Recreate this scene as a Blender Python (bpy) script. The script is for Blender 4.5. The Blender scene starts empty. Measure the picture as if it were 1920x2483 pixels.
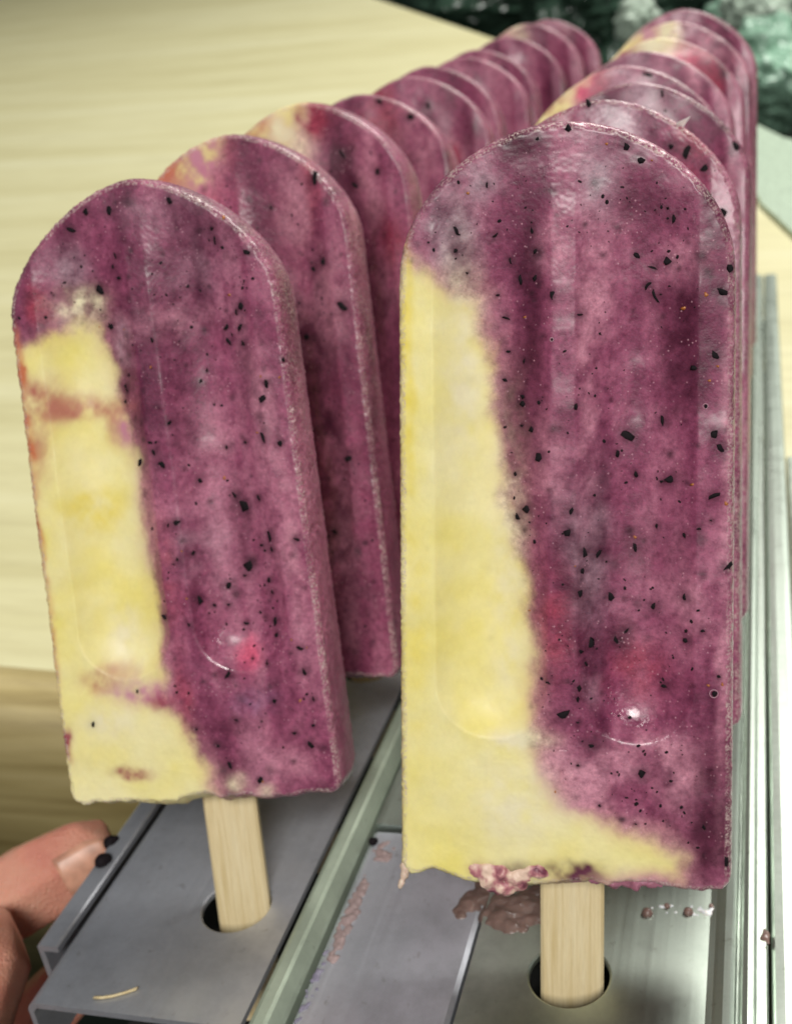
import bpy, bmesh, math, random
import numpy as np
from mathutils import Matrix, Vector

# ------------------------------------------------------------------ camera, world, lamps, exposure
sc = bpy.context.scene
C = bpy.data.collections.new('scene'); sc.collection.children.link(C)
cam_d = bpy.data.cameras.new('camera'); cam = bpy.data.objects.new('camera', cam_d); C.objects.link(cam)
cam.matrix_world = Matrix(((0.95044016, 0.02530738, 0.30987583, 0.0334),
                           (0.27015248, 0.42609432, -0.86340099, -0.1385),
                           (-0.15388675, 0.9043247, 0.3981403, 0.1483),
                           (0, 0, 0, 1)))
cam_d.sensor_fit = 'VERTICAL'; cam_d.sensor_height = 36; cam_d.sensor_width = 27.8
cam_d.lens = 2817.3 / 2483 * 36
cam_d.clip_start = 0.005; cam_d.clip_end = 50
cam_d.dof.use_dof = True; cam_d.dof.focus_distance = 0.150; cam_d.dof.aperture_fstop = 33
sc.camera = cam

w = bpy.data.worlds.new('World'); sc.world = w; w.use_nodes = True
bg = w.node_tree.nodes['Background']
bg.inputs[0].default_value = (0.86, 0.93, 1.0, 1); bg.inputs[1].default_value = 0.105

def area(name, loc, target, sx, sy, power, col):
    d = bpy.data.lights.new(name, 'AREA'); d.shape = 'RECTANGLE'; d.size = sx; d.size_y = sy
    d.energy = power; d.color = col
    o = bpy.data.objects.new(name, d); C.objects.link(o); o.location = loc
    o.rotation_euler = (Vector(target) - Vector(loc)).to_track_quat('-Z', 'Y').to_euler()
    return o
area('ceiling_lamp', (0.58, 1.25, 1.6), (-0.05, 0.35, 0), 1.0, 0.6, 50, (1.0, 0.98, 0.92))
area('front_key_light', (0.36, -1.28, 1.12), (0, 0.05, 0.05), 0.5, 0.5, 27, (1.0, 0.97, 0.92))  # unseen key light added in front, set for shade in gaps and flutes
sc.cycles.use_denoising = True
sc.cycles.max_bounces = 6; sc.cycles.diffuse_bounces = 3; sc.cycles.glossy_bounces = 3; sc.cycles.transmission_bounces = 3
sc.cycles.caustics_reflective = False; sc.cycles.caustics_refractive = False

sc.view_settings.view_transform = 'Standard'; sc.view_settings.look = 'None'
sc.view_settings.exposure = 0.0; sc.view_settings.gamma = 1.0
sc.view_settings.use_curve_mapping = False

# ------------------------------------------------------------------ helpers
rng = np.random.default_rng(7); random.seed(5)

def link(o, parent=None):
    C.objects.link(o)
    if parent is not None: o.parent = parent
    return o
def mesh_obj(name, verts, faces, mat, parent=None, smooth=True):
    me = bpy.data.meshes.new(name)
    me.from_pydata([tuple(v) for v in verts] if not isinstance(verts, np.ndarray) else verts.tolist(), [], faces)
    me.update()
    if smooth: me.polygons.foreach_set('use_smooth', np.ones(len(me.polygons), bool))
    if mat: me.materials.append(mat)
    return link(bpy.data.objects.new(name, me), parent)
def empty(name, mat4=None):
    o = bpy.data.objects.new(name, None); o.empty_display_size = 0.01; link(o)
    if mat4 is not None: o.matrix_world = mat4
    return o
def tag(o, label=None, cat=None, group=None, kind=None):
    if label: o['label'] = label
    if cat: o['category'] = cat
    if group: o['group'] = group
    if kind: o['kind'] = kind
    return o

def _hash(ix, iy, iz, seed):
    h = (ix.astype(np.int64) * 374761393 + iy.astype(np.int64) * 668265263 + iz.astype(np.int64) * 2147483647 + seed * 974711) & 0x7fffffff
    h = ((h ^ (h >> 13)) * 1274126177) & 0x7fffffff
    h = (h ^ (h >> 16)) & 0x7fffffff
    return h / float(0x7fffffff)
def noise(P, scale, seed=0):
    Q = P * scale + 100.0
    I = np.floor(Q).astype(np.int64); F = Q - I; F = F * F * (3 - 2 * F)
    r = 0
    for dx in (0, 1):
        for dy in (0, 1):
            for dz in (0, 1):
                wgt = (F[:, 0] if dx else 1 - F[:, 0]) * (F[:, 1] if dy else 1 - F[:, 1]) * (F[:, 2] if dz else 1 - F[:, 2])
                r = r + wgt * _hash(I[:, 0] + dx, I[:, 1] + dy, I[:, 2] + dz, seed)
    return r
def fbm(P, scale, seed=0, octv=4):
    s = 0; a = 1; t = 0
    for k in range(octv):
        s = s + a * noise(P, scale * 2 ** k, seed + k * 17); t += a; a *= 0.55
    return s / t
def sstep(a, b, x):
    t = np.clip((x - a) / (b - a), 0, 1); return t * t * (3 - 2 * t)

# ------------------------------------------------------------------ materials
def new_mat(name):
    m = bpy.data.materials.new(name); m.use_nodes = True
    nt = m.node_tree; b = nt.nodes['Principled BSDF']
    return m, nt, b
def N(nt, t, **kw):
    n = nt.nodes.new(t)
    for k, v in kw.items():
        if k.startswith('i_'): n.inputs[k[2:].replace('_', ' ')].default_value = v
        else: setattr(n, k, v)
    return n
def ramp(nt, fac, stops):
    r = nt.nodes.new('ShaderNodeValToRGB'); nt.links.new(fac, r.inputs[0])
    el = r.color_ramp.elements
    while len(el) < len(stops): el.new(0.5)
    for e, (p, c) in zip(el, stops): e.position = p; e.color = (*c, 1) if len(c) == 3 else c
    return r.outputs[0]

def pop_material():
    m, nt, b = new_mat('frozen_fruit'); L = nt.links.new
    tc = N(nt, 'ShaderNodeTexCoord')
    at = N(nt, 'ShaderNodeAttribute', attribute_name='Col')
    wet = N(nt, 'ShaderNodeAttribute', attribute_name='wet')
    n1 = N(nt, 'ShaderNodeTexNoise', i_Scale=1500.0, i_Detail=3.0, i_Roughness=0.7); L(tc.outputs['Object'], n1.inputs['Vector'])
    n2 = N(nt, 'ShaderNodeTexNoise', i_Scale=800.0, i_Detail=5.0, i_Roughness=0.75); L(tc.outputs['Object'], n2.inputs['Vector'])
    # pigment mottling
    f1 = ramp(nt, n2.outputs[0], [(0.3, (0.45, 0.36, 0.42)), (0.5, (1, 1, 1)), (0.7, (1.5, 1.55, 1.5))])
    mx = N(nt, 'ShaderNodeMix', data_type='RGBA', blend_type='MULTIPLY'); L(at.outputs['Alpha'], mx.inputs[0])
    L(at.outputs['Color'], mx.inputs[6]); L(f1, mx.inputs[7])
    f2 = ramp(nt, n1.outputs[0], [(0.3, (0.78, 0.76, 0.77)), (0.5, (1, 1, 1)), (0.72, (1.22, 1.22, 1.22))])
    mx2 = N(nt, 'ShaderNodeMix', data_type='RGBA', blend_type='MULTIPLY'); am = N(nt, 'ShaderNodeMath', operation='MULTIPLY'); L(at.outputs['Alpha'], am.inputs[0]); am.inputs[1].default_value = .8; L(am.outputs[0], mx2.inputs[0])
    L(mx.outputs[2], mx2.inputs[6]); L(f2, mx2.inputs[7])
    # ice sparkle grains
    vo = N(nt, 'ShaderNodeTexVoronoi', i_Scale=1150.0); L(tc.outputs['Object'], vo.inputs['Vector'])
    n3 = N(nt, 'ShaderNodeTexNoise', i_Scale=260.0, i_Detail=2.0); L(tc.outputs['Object'], n3.inputs['Vector'])
    g1 = ramp(nt, vo.outputs['Distance'], [(0.05, (1, 1, 1)), (0.20, (0, 0, 0))])
    g2 = ramp(nt, n3.outputs[0], [(0.44, (0, 0, 0)), (0.60, (1, 1, 1))])
    gm = N(nt, 'ShaderNodeMath', operation='MULTIPLY'); L(g1, gm.inputs[0]); L(g2, gm.inputs[1])
    gs = N(nt, 'ShaderNodeMath', operation='MULTIPLY'); L(gm.outputs[0], gs.inputs[0]); ga = N(nt, 'ShaderNodeMath', operation='MULTIPLY'); L(at.outputs['Alpha'], ga.inputs[0]); ga.inputs[1].default_value = .85; L(ga.outputs[0], gs.inputs[1])
    mx3 = N(nt, 'ShaderNodeMix', data_type='RGBA'); L(gs.outputs[0], mx3.inputs[0]); L(mx2.outputs[2], mx3.inputs[6])
    mx3.inputs[7].default_value = (0.74, 0.40, 0.48, 1)
    b.subsurface_method = 'BURLEY'; b.inputs['Subsurface Weight'].default_value = 0.2
    b.inputs['Subsurface Radius'].default_value = (1.0, 0.45, 0.35); b.inputs['Subsurface Scale'].default_value = 0.0022
    b.inputs['IOR'].default_value = 1.31
    rim = N(nt, 'ShaderNodeAttribute', attribute_name='rime')
    nr = N(nt, 'ShaderNodeTexNoise', i_Scale=2600.0, i_Detail=2.0, i_Roughness=0.6); L(tc.outputs['Object'], nr.inputs['Vector'])
    nq = N(nt, 'ShaderNodeTexNoise', i_Scale=170.0, i_Detail=3.0, i_Roughness=0.6); L(tc.outputs['Object'], nq.inputs['Vector'])
    r1 = ramp(nt, nr.outputs[0], [(0.42, (0, 0, 0)), (0.66, (1, 1, 1))]); r2 = ramp(nt, nq.outputs[0], [(0.35, (.25, .25, .25)), (0.65, (1, 1, 1))])
    rm1 = N(nt, 'ShaderNodeMath', operation='MULTIPLY'); L(r1, rm1.inputs[0]); L(r2, rm1.inputs[1])
    rm2 = N(nt, 'ShaderNodeMath', operation='MULTIPLY'); L(rm1.outputs[0], rm2.inputs[0]); L(rim.outputs['Fac'], rm2.inputs[1])
    mx4 = N(nt, 'ShaderNodeMix', data_type='RGBA'); L(rm2.outputs[0], mx4.inputs[0]); L(mx3.outputs[2], mx4.inputs[6]); mx4.inputs[7].default_value = (.60, .48, .44, 1)
    L(mx4.outputs[2], b.inputs['Base Color'])
    rr = N(nt, 'ShaderNodeMapRange'); L(n2.outputs[0], rr.inputs[0])
    rr.inputs[1].default_value = 0.3; rr.inputs[2].default_value = 0.7; rr.inputs[3].default_value = 0.32; rr.inputs[4].default_value = 0.58
    rm = N(nt, 'ShaderNodeMix', data_type='FLOAT'); L(wet.outputs['Fac'], rm.inputs[0]); L(rr.outputs[0], rm.inputs[2]); rm.inputs[3].default_value = 0.08
    L(rm.outputs[0], b.inputs['Roughness'])
    cw = N(nt, 'ShaderNodeMath', operation='MULTIPLY_ADD'); L(wet.outputs['Fac'], cw.inputs[0]); cw.inputs[1].default_value = .7; ca = N(nt, 'ShaderNodeMath', operation='MULTIPLY'); L(at.outputs['Alpha'], ca.inputs[0]); ca.inputs[1].default_value = .55; L(ca.outputs[0], cw.inputs[2]); L(cw.outputs[0], b.inputs['Coat Weight'])
    cr = N(nt, 'ShaderNodeMath', operation='MULTIPLY_ADD'); L(wet.outputs['Fac'], cr.inputs[0]); cr.inputs[1].default_value = -.18; cr.inputs[2].default_value = .24; L(cr.outputs[0], b.inputs['Coat Roughness'])
    b.inputs['Coat IOR'].default_value = 1.45
    # relief: ice grain, stronger on rimed edges
    bp1 = N(nt, 'ShaderNodeBump'); bp1.inputs['Distance'].default_value = 0.0003
    st = N(nt, 'ShaderNodeMapRange'); L(at.outputs['Alpha'], st.inputs[0]); st.inputs[1].default_value = .10; st.inputs[2].default_value = .62; st.inputs[3].default_value = .05; st.inputs[4].default_value = .34
    sa = N(nt, 'ShaderNodeMath', operation='ADD'); L(st.outputs[0], sa.inputs[0]); rs = N(nt, 'ShaderNodeMath', operation='MULTIPLY'); L(rim.outputs['Fac'], rs.inputs[0]); rs.inputs[1].default_value = .4
    L(rs.outputs[0], sa.inputs[1]); L(sa.outputs[0], bp1.inputs['Strength'])
    ad = N(nt, 'ShaderNodeMath', operation='ADD'); L(n1.outputs[0], ad.inputs[0])
    sc2 = N(nt, 'ShaderNodeMath', operation='MULTIPLY'); L(gm.outputs[0], sc2.inputs[0]); L(ga.outputs[0], sc2.inputs[1])
    nw = N(nt, 'ShaderNodeTexNoise', i_Scale=750.0, i_Detail=2.0); L(tc.outputs['Object'], nw.inputs['Vector'])
    ww = N(nt, 'ShaderNodeMath', operation='MULTIPLY'); L(nw.outputs[0], ww.inputs[0]); L(wet.outputs['Fac'], ww.inputs[1])
    w3 = N(nt, 'ShaderNodeMath', operation='MULTIPLY_ADD'); L(ww.outputs[0], w3.inputs[0]); w3.inputs[1].default_value = 4.0; L(sc2.outputs[0], w3.inputs[2])
    L(w3.outputs[0], ad.inputs[1]); L(ad.outputs[0], bp1.inputs['Height']); L(bp1.outputs[0], b.inputs['Normal'])
    return m

def wood_material(name, c0, c1, c2, scale, grain_axis='X', rough=0.55):
    m, nt, b = new_mat(name); L = nt.links.new
    tc = N(nt, 'ShaderNodeTexCoord'); mp = N(nt, 'ShaderNodeMapping'); L(tc.outputs['Object'], mp.inputs['Vector'])
    s = {'X': (scale * .05, scale, scale), 'Y': (scale, scale * .05, scale), 'Z': (scale, scale, scale * .05)}[grain_axis]
    mp.inputs['Scale'].default_value = s
    n = N(nt, 'ShaderNodeTexNoise', i_Scale=1.0, i_Detail=6.0, i_Roughness=0.6, i_Distortion=0.4); L(mp.outputs[0], n.inputs['Vector'])
    n2 = N(nt, 'ShaderNodeTexNoise', i_Scale=7.0, i_Detail=4.0, i_Roughness=0.7); L(mp.outputs[0], n2.inputs['Vector'])
    c = ramp(nt, n.outputs[0], [(0.3, c0), (0.52, c1), (0.72, c2)])
    f = ramp(nt, n2.outputs[0], [(0.3, (0.8, 0.78, 0.74)), (0.55, (1, 1, 1))])
    mx = N(nt, 'ShaderNodeMix', data_type='RGBA', blend_type='MULTIPLY'); mx.inputs[0].default_value = 0.6
    L(c, mx.inputs[6]); L(f, mx.inputs[7]); L(mx.outputs[2], b.inputs['Base Color'])
    b.inputs['Roughness'].default_value = rough
    bp = N(nt, 'ShaderNodeBump'); bp.inputs['Strength'].default_value = 0.15; bp.inputs['Distance'].default_value = 0.0004
    L(n2.outputs[0], bp.inputs['Height']); L(bp.outputs[0], b.inputs['Normal'])
    return m

def metal_material(name, col, rough, streak='Y', stain=0.25, metallic=1.0):
    m, nt, b = new_mat(name); L = nt.links.new
    tc = N(nt, 'ShaderNodeTexCoord'); mp = N(nt, 'ShaderNodeMapping'); L(tc.outputs['Object'], mp.inputs['Vector'])
    mp.inputs['Scale'].default_value = (900, 14, 900) if streak == 'Y' else (14, 900, 900)
    n = N(nt, 'ShaderNodeTexNoise', i_Scale=1.0, i_Detail=4.0, i_Roughness=0.6); L(mp.outputs[0], n.inputs['Vector'])
    n2 = N(nt, 'ShaderNodeTexNoise', i_Scale=90.0, i_Detail=5.0, i_Roughness=0.7); L(tc.outputs['Object'], n2.inputs['Vector'])
    n3 = N(nt, 'ShaderNodeTexNoise', i_Scale=420.0, i_Detail=3.0, i_Roughness=0.6); L(tc.outputs['Object'], n3.inputs['Vector'])
    d = tuple(c * (1 - stain) for c in col)
    c = ramp(nt, n2.outputs[0], [(0.32, d), (0.6, col)])
    sp = ramp(nt, n3.outputs[0], [(0.25, (0.55, 0.52, 0.48)), (0.36, (1, 1, 1))])
    mx = N(nt, 'ShaderNodeMix', data_type='RGBA', blend_type='MULTIPLY'); mx.inputs[0].default_value = 0.6
    L(c, mx.inputs[6]); L(sp, mx.inputs[7]); L(mx.outputs[2], b.inputs['Base Color'])
    b.inputs['Metallic'].default_value = metallic
    rr = N(nt, 'ShaderNodeMapRange'); L(n.outputs[0], rr.inputs[0]); rr.inputs[1].default_value = 0.3; rr.inputs[2].default_value = 0.7
    rr.inputs[3].default_value = rough * 0.87; rr.inputs[4].default_value = rough * 1.12
    ra = N(nt, 'ShaderNodeMath', operation='ADD'); L(rr.outputs[0], ra.inputs[0])
    rs = N(nt, 'ShaderNodeMapRange'); L(n2.outputs[0], rs.inputs[0]); rs.inputs[1].default_value = 0.35; rs.inputs[2].default_value = 0.7
    rs.inputs[3].default_value = 0.12; rs.inputs[4].default_value = 0.0; L(rs.outputs[0], ra.inputs[1])
    L(ra.outputs[0], b.inputs['Roughness'])
    bp = N(nt, 'ShaderNodeBump'); bp.inputs['Strength'].default_value = 0.05; bp.inputs['Distance'].default_value = 0.0001
    L(n.outputs[0], bp.inputs['Height']); L(bp.outputs[0], b.inputs['Normal'])
    return m

def plain(name, col, rough=0.5, spec=0.5, metallic=0.0, sss=0.0, trans=0.0, bump=None):
    m, nt, b = new_mat(name); L = nt.links.new
    tc = N(nt, 'ShaderNodeTexCoord')
    n = N(nt, 'ShaderNodeTexNoise', i_Scale=bump[0] if bump else 500.0, i_Detail=4.0); L(tc.outputs['Object'], n.inputs['Vector'])
    c = ramp(nt, n.outputs[0], [(0.3, tuple(v * 0.72 for v in col)), (0.7, tuple(min(1, v * 1.2) for v in col))])
    L(c, b.inputs['Base Color']); b.inputs['Roughness'].default_value = rough; b.inputs['Metallic'].default_value = metallic
    b.inputs['Specular IOR Level'].default_value = spec
    if sss:
        b.inputs['Subsurface Weight'].default_value = sss; b.inputs['Subsurface Radius'].default_value = (1, .4, .25); b.inputs['Subsurface Scale'].default_value = 0.003
    if trans: b.inputs['Transmission Weight'].default_value = trans
    if bump:
        bp = N(nt, 'ShaderNodeBump'); bp.inputs['Strength'].default_value = bump[1]; bp.inputs['Distance'].default_value = bump[2]
        L(n.outputs[0], bp.inputs['Height']); L(bp.outputs[0], b.inputs['Normal'])
    return m

M_POP = pop_material()
M_STICK = wood_material('birch_wood', (0.62, 0.48, 0.24), (0.74, 0.61, 0.36), (0.80, 0.69, 0.45), 900, 'Z', 0.6)
M_SEED = plain('seed_black', (0.007, 0.004, 0.006), 0.75, spec=.2)
M_AMBER = plain('seed_amber', (0.45, 0.14, 0.03), 0.35, sss=0.2)
M_ICE = plain('ice_white', (0.80, 0.74, 0.74), 0.35, sss=0.3)
M_TABLE = wood_material('table_wood', (0.55, 0.51, 0.28), (0.62, 0.585, 0.345), (0.67, 0.645, 0.415), 26, 'X', 0.5)
M_EDGE_SHADE = wood_material('table_wood_shaded', (0.22, 0.16, 0.055), (0.40, 0.32, 0.14), (0.52, 0.43, 0.22), 75, 'X', 0.55)  # table wood with the shade below the front edge in its colour
M_STEEL = metal_material('brushed_steel', (0.58, 0.60, 0.66), 0.38, metallic=.72)
M_STEEL_G = metal_material('green_grey_steel', (0.52, 0.59, 0.52), 0.34, metallic=.95)
M_BEAD = metal_material('green_grey_bead', (0.46, 0.54, 0.43), 0.45, metallic=.45)
M_SHEET = metal_material('frosted_sheet_steel', (0.46, 0.52, 0.44), 0.45, stain=0.5, metallic=.7)
M_DARK = plain('dark_gap', (0.02, 0.02, 0.02), 0.6)

# ------------------------------------------------------------------ setting: table, floor
TN = Vector((math.sin(math.radians(4)), -math.sin(math.radians(8)), 1)).normalized()
TP = Vector((0, 0.47, -0.014))
def tz(x, y): return TP.z - (TN.x * (x - TP.x) + TN.y * (y - TP.y)) / TN.z
def table_sheet(name, poly, thick, mat, lift=0.0):
    top = [Vector((x, y, tz(x, y))) + TN * lift for x, y in poly]
    bot = [v - TN * thick for v in top]
    n = len(poly); f = [tuple(range(n)), tuple(range(2 * n - 1, n - 1, -1))]
    f += [(i, i + n, (i + 1) % n + n, (i + 1) % n) for i in range(n)]
    return mesh_obj(name, top + bot, f, mat, smooth=False)
t = table_sheet('table_surface', [(-1.5, 0.154), (0.6, 0.154), (0.42, 0.25), (0.051, 0.735), (-0.438, 1.444), (-1.5, 2.98)], 0.012, M_TABLE)
tag(t, kind='structure')
# thick front apron of the table, shade put into its darker wood colour
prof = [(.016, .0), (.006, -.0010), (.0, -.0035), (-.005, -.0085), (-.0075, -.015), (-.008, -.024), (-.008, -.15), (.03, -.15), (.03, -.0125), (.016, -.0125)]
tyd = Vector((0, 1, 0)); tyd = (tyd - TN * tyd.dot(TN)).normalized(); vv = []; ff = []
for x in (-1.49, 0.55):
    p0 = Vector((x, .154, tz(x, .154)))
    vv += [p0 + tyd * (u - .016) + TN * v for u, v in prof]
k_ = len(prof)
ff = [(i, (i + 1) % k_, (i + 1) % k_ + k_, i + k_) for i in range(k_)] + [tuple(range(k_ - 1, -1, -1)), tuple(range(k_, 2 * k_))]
ap = mesh_obj('table_edge', vv, ff, M_EDGE_SHADE, smooth=False)
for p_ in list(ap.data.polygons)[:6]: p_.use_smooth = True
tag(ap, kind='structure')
fl = mesh_obj('floor', [(-6, -3, -0.75), (6, -3, -0.75), (6, 9, -0.75), (-6, 9, -0.75)], [(0, 1, 2, 3)],
              plain('floor_dark_green', (0.02, 0.03, 0.022), 0.6, bump=(6, 0.3, 0.01)), smooth=False)
tag(fl, kind='structure')

wl = mesh_obj('wall', [(-6, 3.4, -0.75), (6, 3.4, -0.75), (6, 3.4, 3.0), (-6, 3.4, 3.0)], [(0, 1, 2, 3)], plain('wall_dark_green', (0.03, 0.045, 0.032), 0.7, bump=(3, 0.2, 0.02)), smooth=False)
tag(wl, kind='structure')
mt = table_sheet('work_mat', [(.014, .795), (.0445, .733), (.22, .515), (.12, .40), (.058, .515), (.030, .60), (.0, .79)], .003, plain('sage_mat', (.42, .52, .40), .4), .0032)
tag(mt, 'pale sage green flat mat on the table behind the right row', 'mat')

# ------------------------------------------------------------------ metal holder
def extrude_profile(name, prof, y0, y1, mat, parent=None, closed=False, ny=1, smooth=False):
    n = len(prof); verts = []; faces = []
    for k in range(ny + 1):
        y = y0 + (y1 - y0) * k / ny
        verts += [(x, y, z) for x, z in prof]
    m = n if closed else n - 1
    for k in range(ny):
        for i in range(m):
            a = k * n + i; b = k * n + (i + 1) % n
            faces.append((a, b, b + n, a + n))
    if closed:
        faces.append(tuple(range(n - 1, -1, -1))); faces.append(tuple(ny * n + i for i in range(n)))
    o = mesh_obj(name, verts, faces, mat, parent, smooth)
    bm = bmesh.new(); bm.from_mesh(o.data); bmesh.ops.recalc_face_normals(bm, faces=bm.faces); bm.to_mesh(o.data); bm.free()
    return o

def holed_plate(name, x0, x1, y0, y1, holes, r, thick, mat, parent):
    verts = []; faces = []
    ys = [y0] + [(a[1] + b[1]) / 2 for a, b in zip(holes, holes[1:])] + [y1]
    for (hx, hy), ya, yb in zip(holes, ys, ys[1:]):
        cor = [math.atan2(yy - hy, xx - hx) for xx in (x0, x1) for yy in (ya, yb)]
        ang = sorted(set([round(-math.pi + 2 * math.pi * k / 44, 5) for k in range(44)] + [round(c, 5) for c in cor]))
        n = len(ang); base = len(verts)
        def edge(a):
            c, s = math.cos(a), math.sin(a); tt = []
            if abs(c) > 1e-9: tt.append(((x1 if c > 0 else x0) - hx) / c)
            if abs(s) > 1e-9: tt.append(((yb if s > 0 else ya) - hy) / s)
            t_ = min(tt); return hx + t_ * c, hy + t_ * s
        rings = [[(*edge(a), 0) for a in ang],
                 [(hx + (r + .0003) * math.cos(a), hy + (r + .0003) * math.sin(a), 0) for a in ang],
                 [(hx + r * math.cos(a), hy + r * math.sin(a), -.0003) for a in ang],
                 [(hx + r * math.cos(a), hy + r * math.sin(a), -thick) for a in ang],
                 [(*edge(a), -thick) for a in ang]]
        for rg in rings: verts += rg
        for k in range(4):
            for i in range(n):
                j = (i + 1) % n
                faces.append((base + k * n + i, base + k * n + j, base + (k + 1) * n + j, base + (k + 1) * n + i))
    # outer end edges
    b0 = len(verts)
    verts += [(x0, y0, 0), (x1, y0, 0), (x1, y0, -thick), (x0, y0, -thick), (x0, y1, 0), (x1, y1, 0), (x1, y1, -thick), (x0, y1, -thick)]
    faces += [(b0, b0 + 3, b0 + 2, b0 + 1), (b0 + 4, b0 + 5, b0 + 6, b0 + 7), (b0, b0 + 4, b0 + 7, b0 + 3), (b0 + 1, b0 + 2, b0 + 6, b0 + 5)]
    return mesh_obj(name, verts, faces, mat, parent, smooth=False)

YEND = 0.452
# (x, y, lean, sideways lean, turn) of every stick hole and its pop, front to back
POPS_L = [(-.0645, .0111, .2785, -.036, .1656), (-.0649, .0516, .2914, -.0329, .10), (-.0632, .0928, .2324, -.0164, .06), (-.0648, .1324, .3496, -.0342, .04),
          (-.0637, .1731, .3451, -.0249, .08), (-.0661, .2133, .3448, -.0455, .02), (-.0654, .2539, .3718, -.0399, .05), (-.0673, .2942, .3706, -.0575, .0),
          (-.0649, .335, .3381, -.0345, .05), (-.0631, .3758, .2528, -.0171, .03), (-.0621, .4163, .2938, -.0102, .06)]
POPS_R = [(-.0015, .0022, .2839, .0546, .125), (0, .0393, .3564, .0441, .06), (.0008, .0768, .3937, .0521, .03), (-.002, .1143, .3738, .0274, .05),
          (-.0015, .1519, .3715, .0313, .0), (-.0004, .1895, .3606, .0407, .05), (.0008, .2272, .2939, .0467, .02), (.0018, .265, .2155, .0479, .04)]

rl = empty('stick_holder_rail', Matrix.Translation((-.071, 0, -.012)))
tag(rl, 'grey steel stick holder rail held by the hand, under the left row', 'holder', 'steel stick holder rails')
inv_l = rl.matrix_world.inverted()
def under(o, root):
    o.parent = root; o.matrix_parent_inverse = root.matrix_world.inverted(); return o
HR = 0.0066
under(holed_plate('top_plate', -.0912, -.0522, -.0172, YEND, [(a[0] + (.0005 if k == 0 else 0), a[1] - (.0016 if k == 0 else .001)) for k, a in enumerate(POPS_L)], HR, .0012, M_STEEL, None), rl)
bend = [(-.0912, 0), (-.0920, -.0002), (-.0927, -.0008), (-.0931, -.0018), (-.0932, -.013), (-.0922, -.013), (-.0921, -.0022), (-.0912, -.0012)]
under(extrude_profile('folded_edge', bend, -.0172, YEND, M_STEEL, None, True, smooth=False), rl)
under(extrude_profile('side_lip', [(-.0944, -.0002), (-.0948, .0), (-.0984, .0), (-.0988, -.0003), (-.0988, -.014), (-.0976, -.014), (-.0976, -.0014), (-.0944, -.0014)], -.0045, YEND, M_STEEL, None, True), rl)
bead = [(-.0506, -.012), (-.0506, -.0006), (-.0503, .0009), (-.0497, .0018), (-.0490, .0021), (-.0474, .0020), (-.0468, .0016), (-.0456, -.0002), (-.0452, -.0010), (-.0452, -.012)]
under(extrude_profile('folded_ridge', bead, -.06, YEND, M_BEAD, None, True, smooth=False), rl)
under(extrude_profile('gap_strip', [(-.0521, -.0050), (-.0507, -.0050), (-.0507, -.0060), (-.0521, -.0060)], -.0170, YEND, M_STEEL, None, True), rl)
under(extrude_profile('bottom_tray', [(-.093, -.0300), (-.0452, -.0300), (-.0452, -.0310), (-.093, -.0310)], -.0165, YEND, M_DARK, None, True), rl)

rr_ = empty('stick_holder_rail', Matrix.Translation((.004, 0, -.012)))
tag(rr_, 'greenish steel stick holder rail with raised edge, under the right row', 'holder', 'steel stick holder rails')
under(holed_plate('top_plate', -.0172, .0212, -.055, YEND, [(a[0] + (.0010 if k == 0 else 0), a[1] - .0014) for k, a in enumerate(POPS_R)], HR, .0012, M_STEEL_G, None), rr_)
ridge = [(.0212, 0), (.0222, .0003), (.0238, .0011), (.0249, .0013), (.0255, .0009), (.0257, -.0012), (.0261, -.0012), (.0262, .0010), (.0267, .0018), (.0275, .0021),
         (.0283, .0018), (.0286, .0011), (.0288, .0009), (.0302, .0009), (.0305, .0005), (.0305, -.012), (.0212, -.012)]
under(extrude_profile('raised_edge', ridge, -.055, .4435, M_STEEL_G, None, True), rr_)
under(extrude_profile('bottom_tray', [(-.0172, -.0280), (.0305, -.0280), (.0305, -.0290), (-.0172, -.0290)], -.055, YEND, M_DARK, None, True), rr_)
under(extrude_profile('side_skirt', [(-.0172, -.0013), (-.0162, -.0013), (-.0162, -.0279), (-.0172, -.0279)], -.055, YEND, M_STEEL_G, None, True), rr_)

dv = extrude_profile('spacer_plate', [(-.0446, -.0030), (-.0440, -.0012), (-.0432, -.0008), (-.0190, -.0008), (-.0182, -.0012), (-.0180, -.0030), (-.0180, -.012), (-.0446, -.012)], -.06, .0330, M_STEEL, None, True)
tag(dv, 'smeared blue-grey steel spacer plate between the two holder rails', 'metal plate')
dv2 = extrude_profile('spacer_plate', [(-.0446, -.0015), (-.0438, .0004), (-.0190, .0004), (-.0182, -.0015), (-.0182, -.012), (-.0446, -.012)], .0340, YEND, M_STEEL_G, None, True)
tag(dv2, 'rear steel spacer plate behind the seam, between the rows of pops', 'metal plate')
sh = extrude_profile('metal_tray', [(.0372, -.010), (.0372, .0002), (.0378, .0007), (.105, .0007), (.106, 0), (.106, -.010)], -.055, .215, M_SHEET, None, True)
tag(sh, 'bright mottled steel tray along the right edge, beyond the dark groove', 'metal tray')

under(extrude_profile('outer_rim', [(.0310, -.012), (.0310, .0002), (.0316, .0009), (.0330, .0011), (.0352, .0011), (.0364, .0008), (.0368, .0), (.0368, -.012)], -.055, .4435, M_STEEL_G, None, True), rr_)

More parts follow.
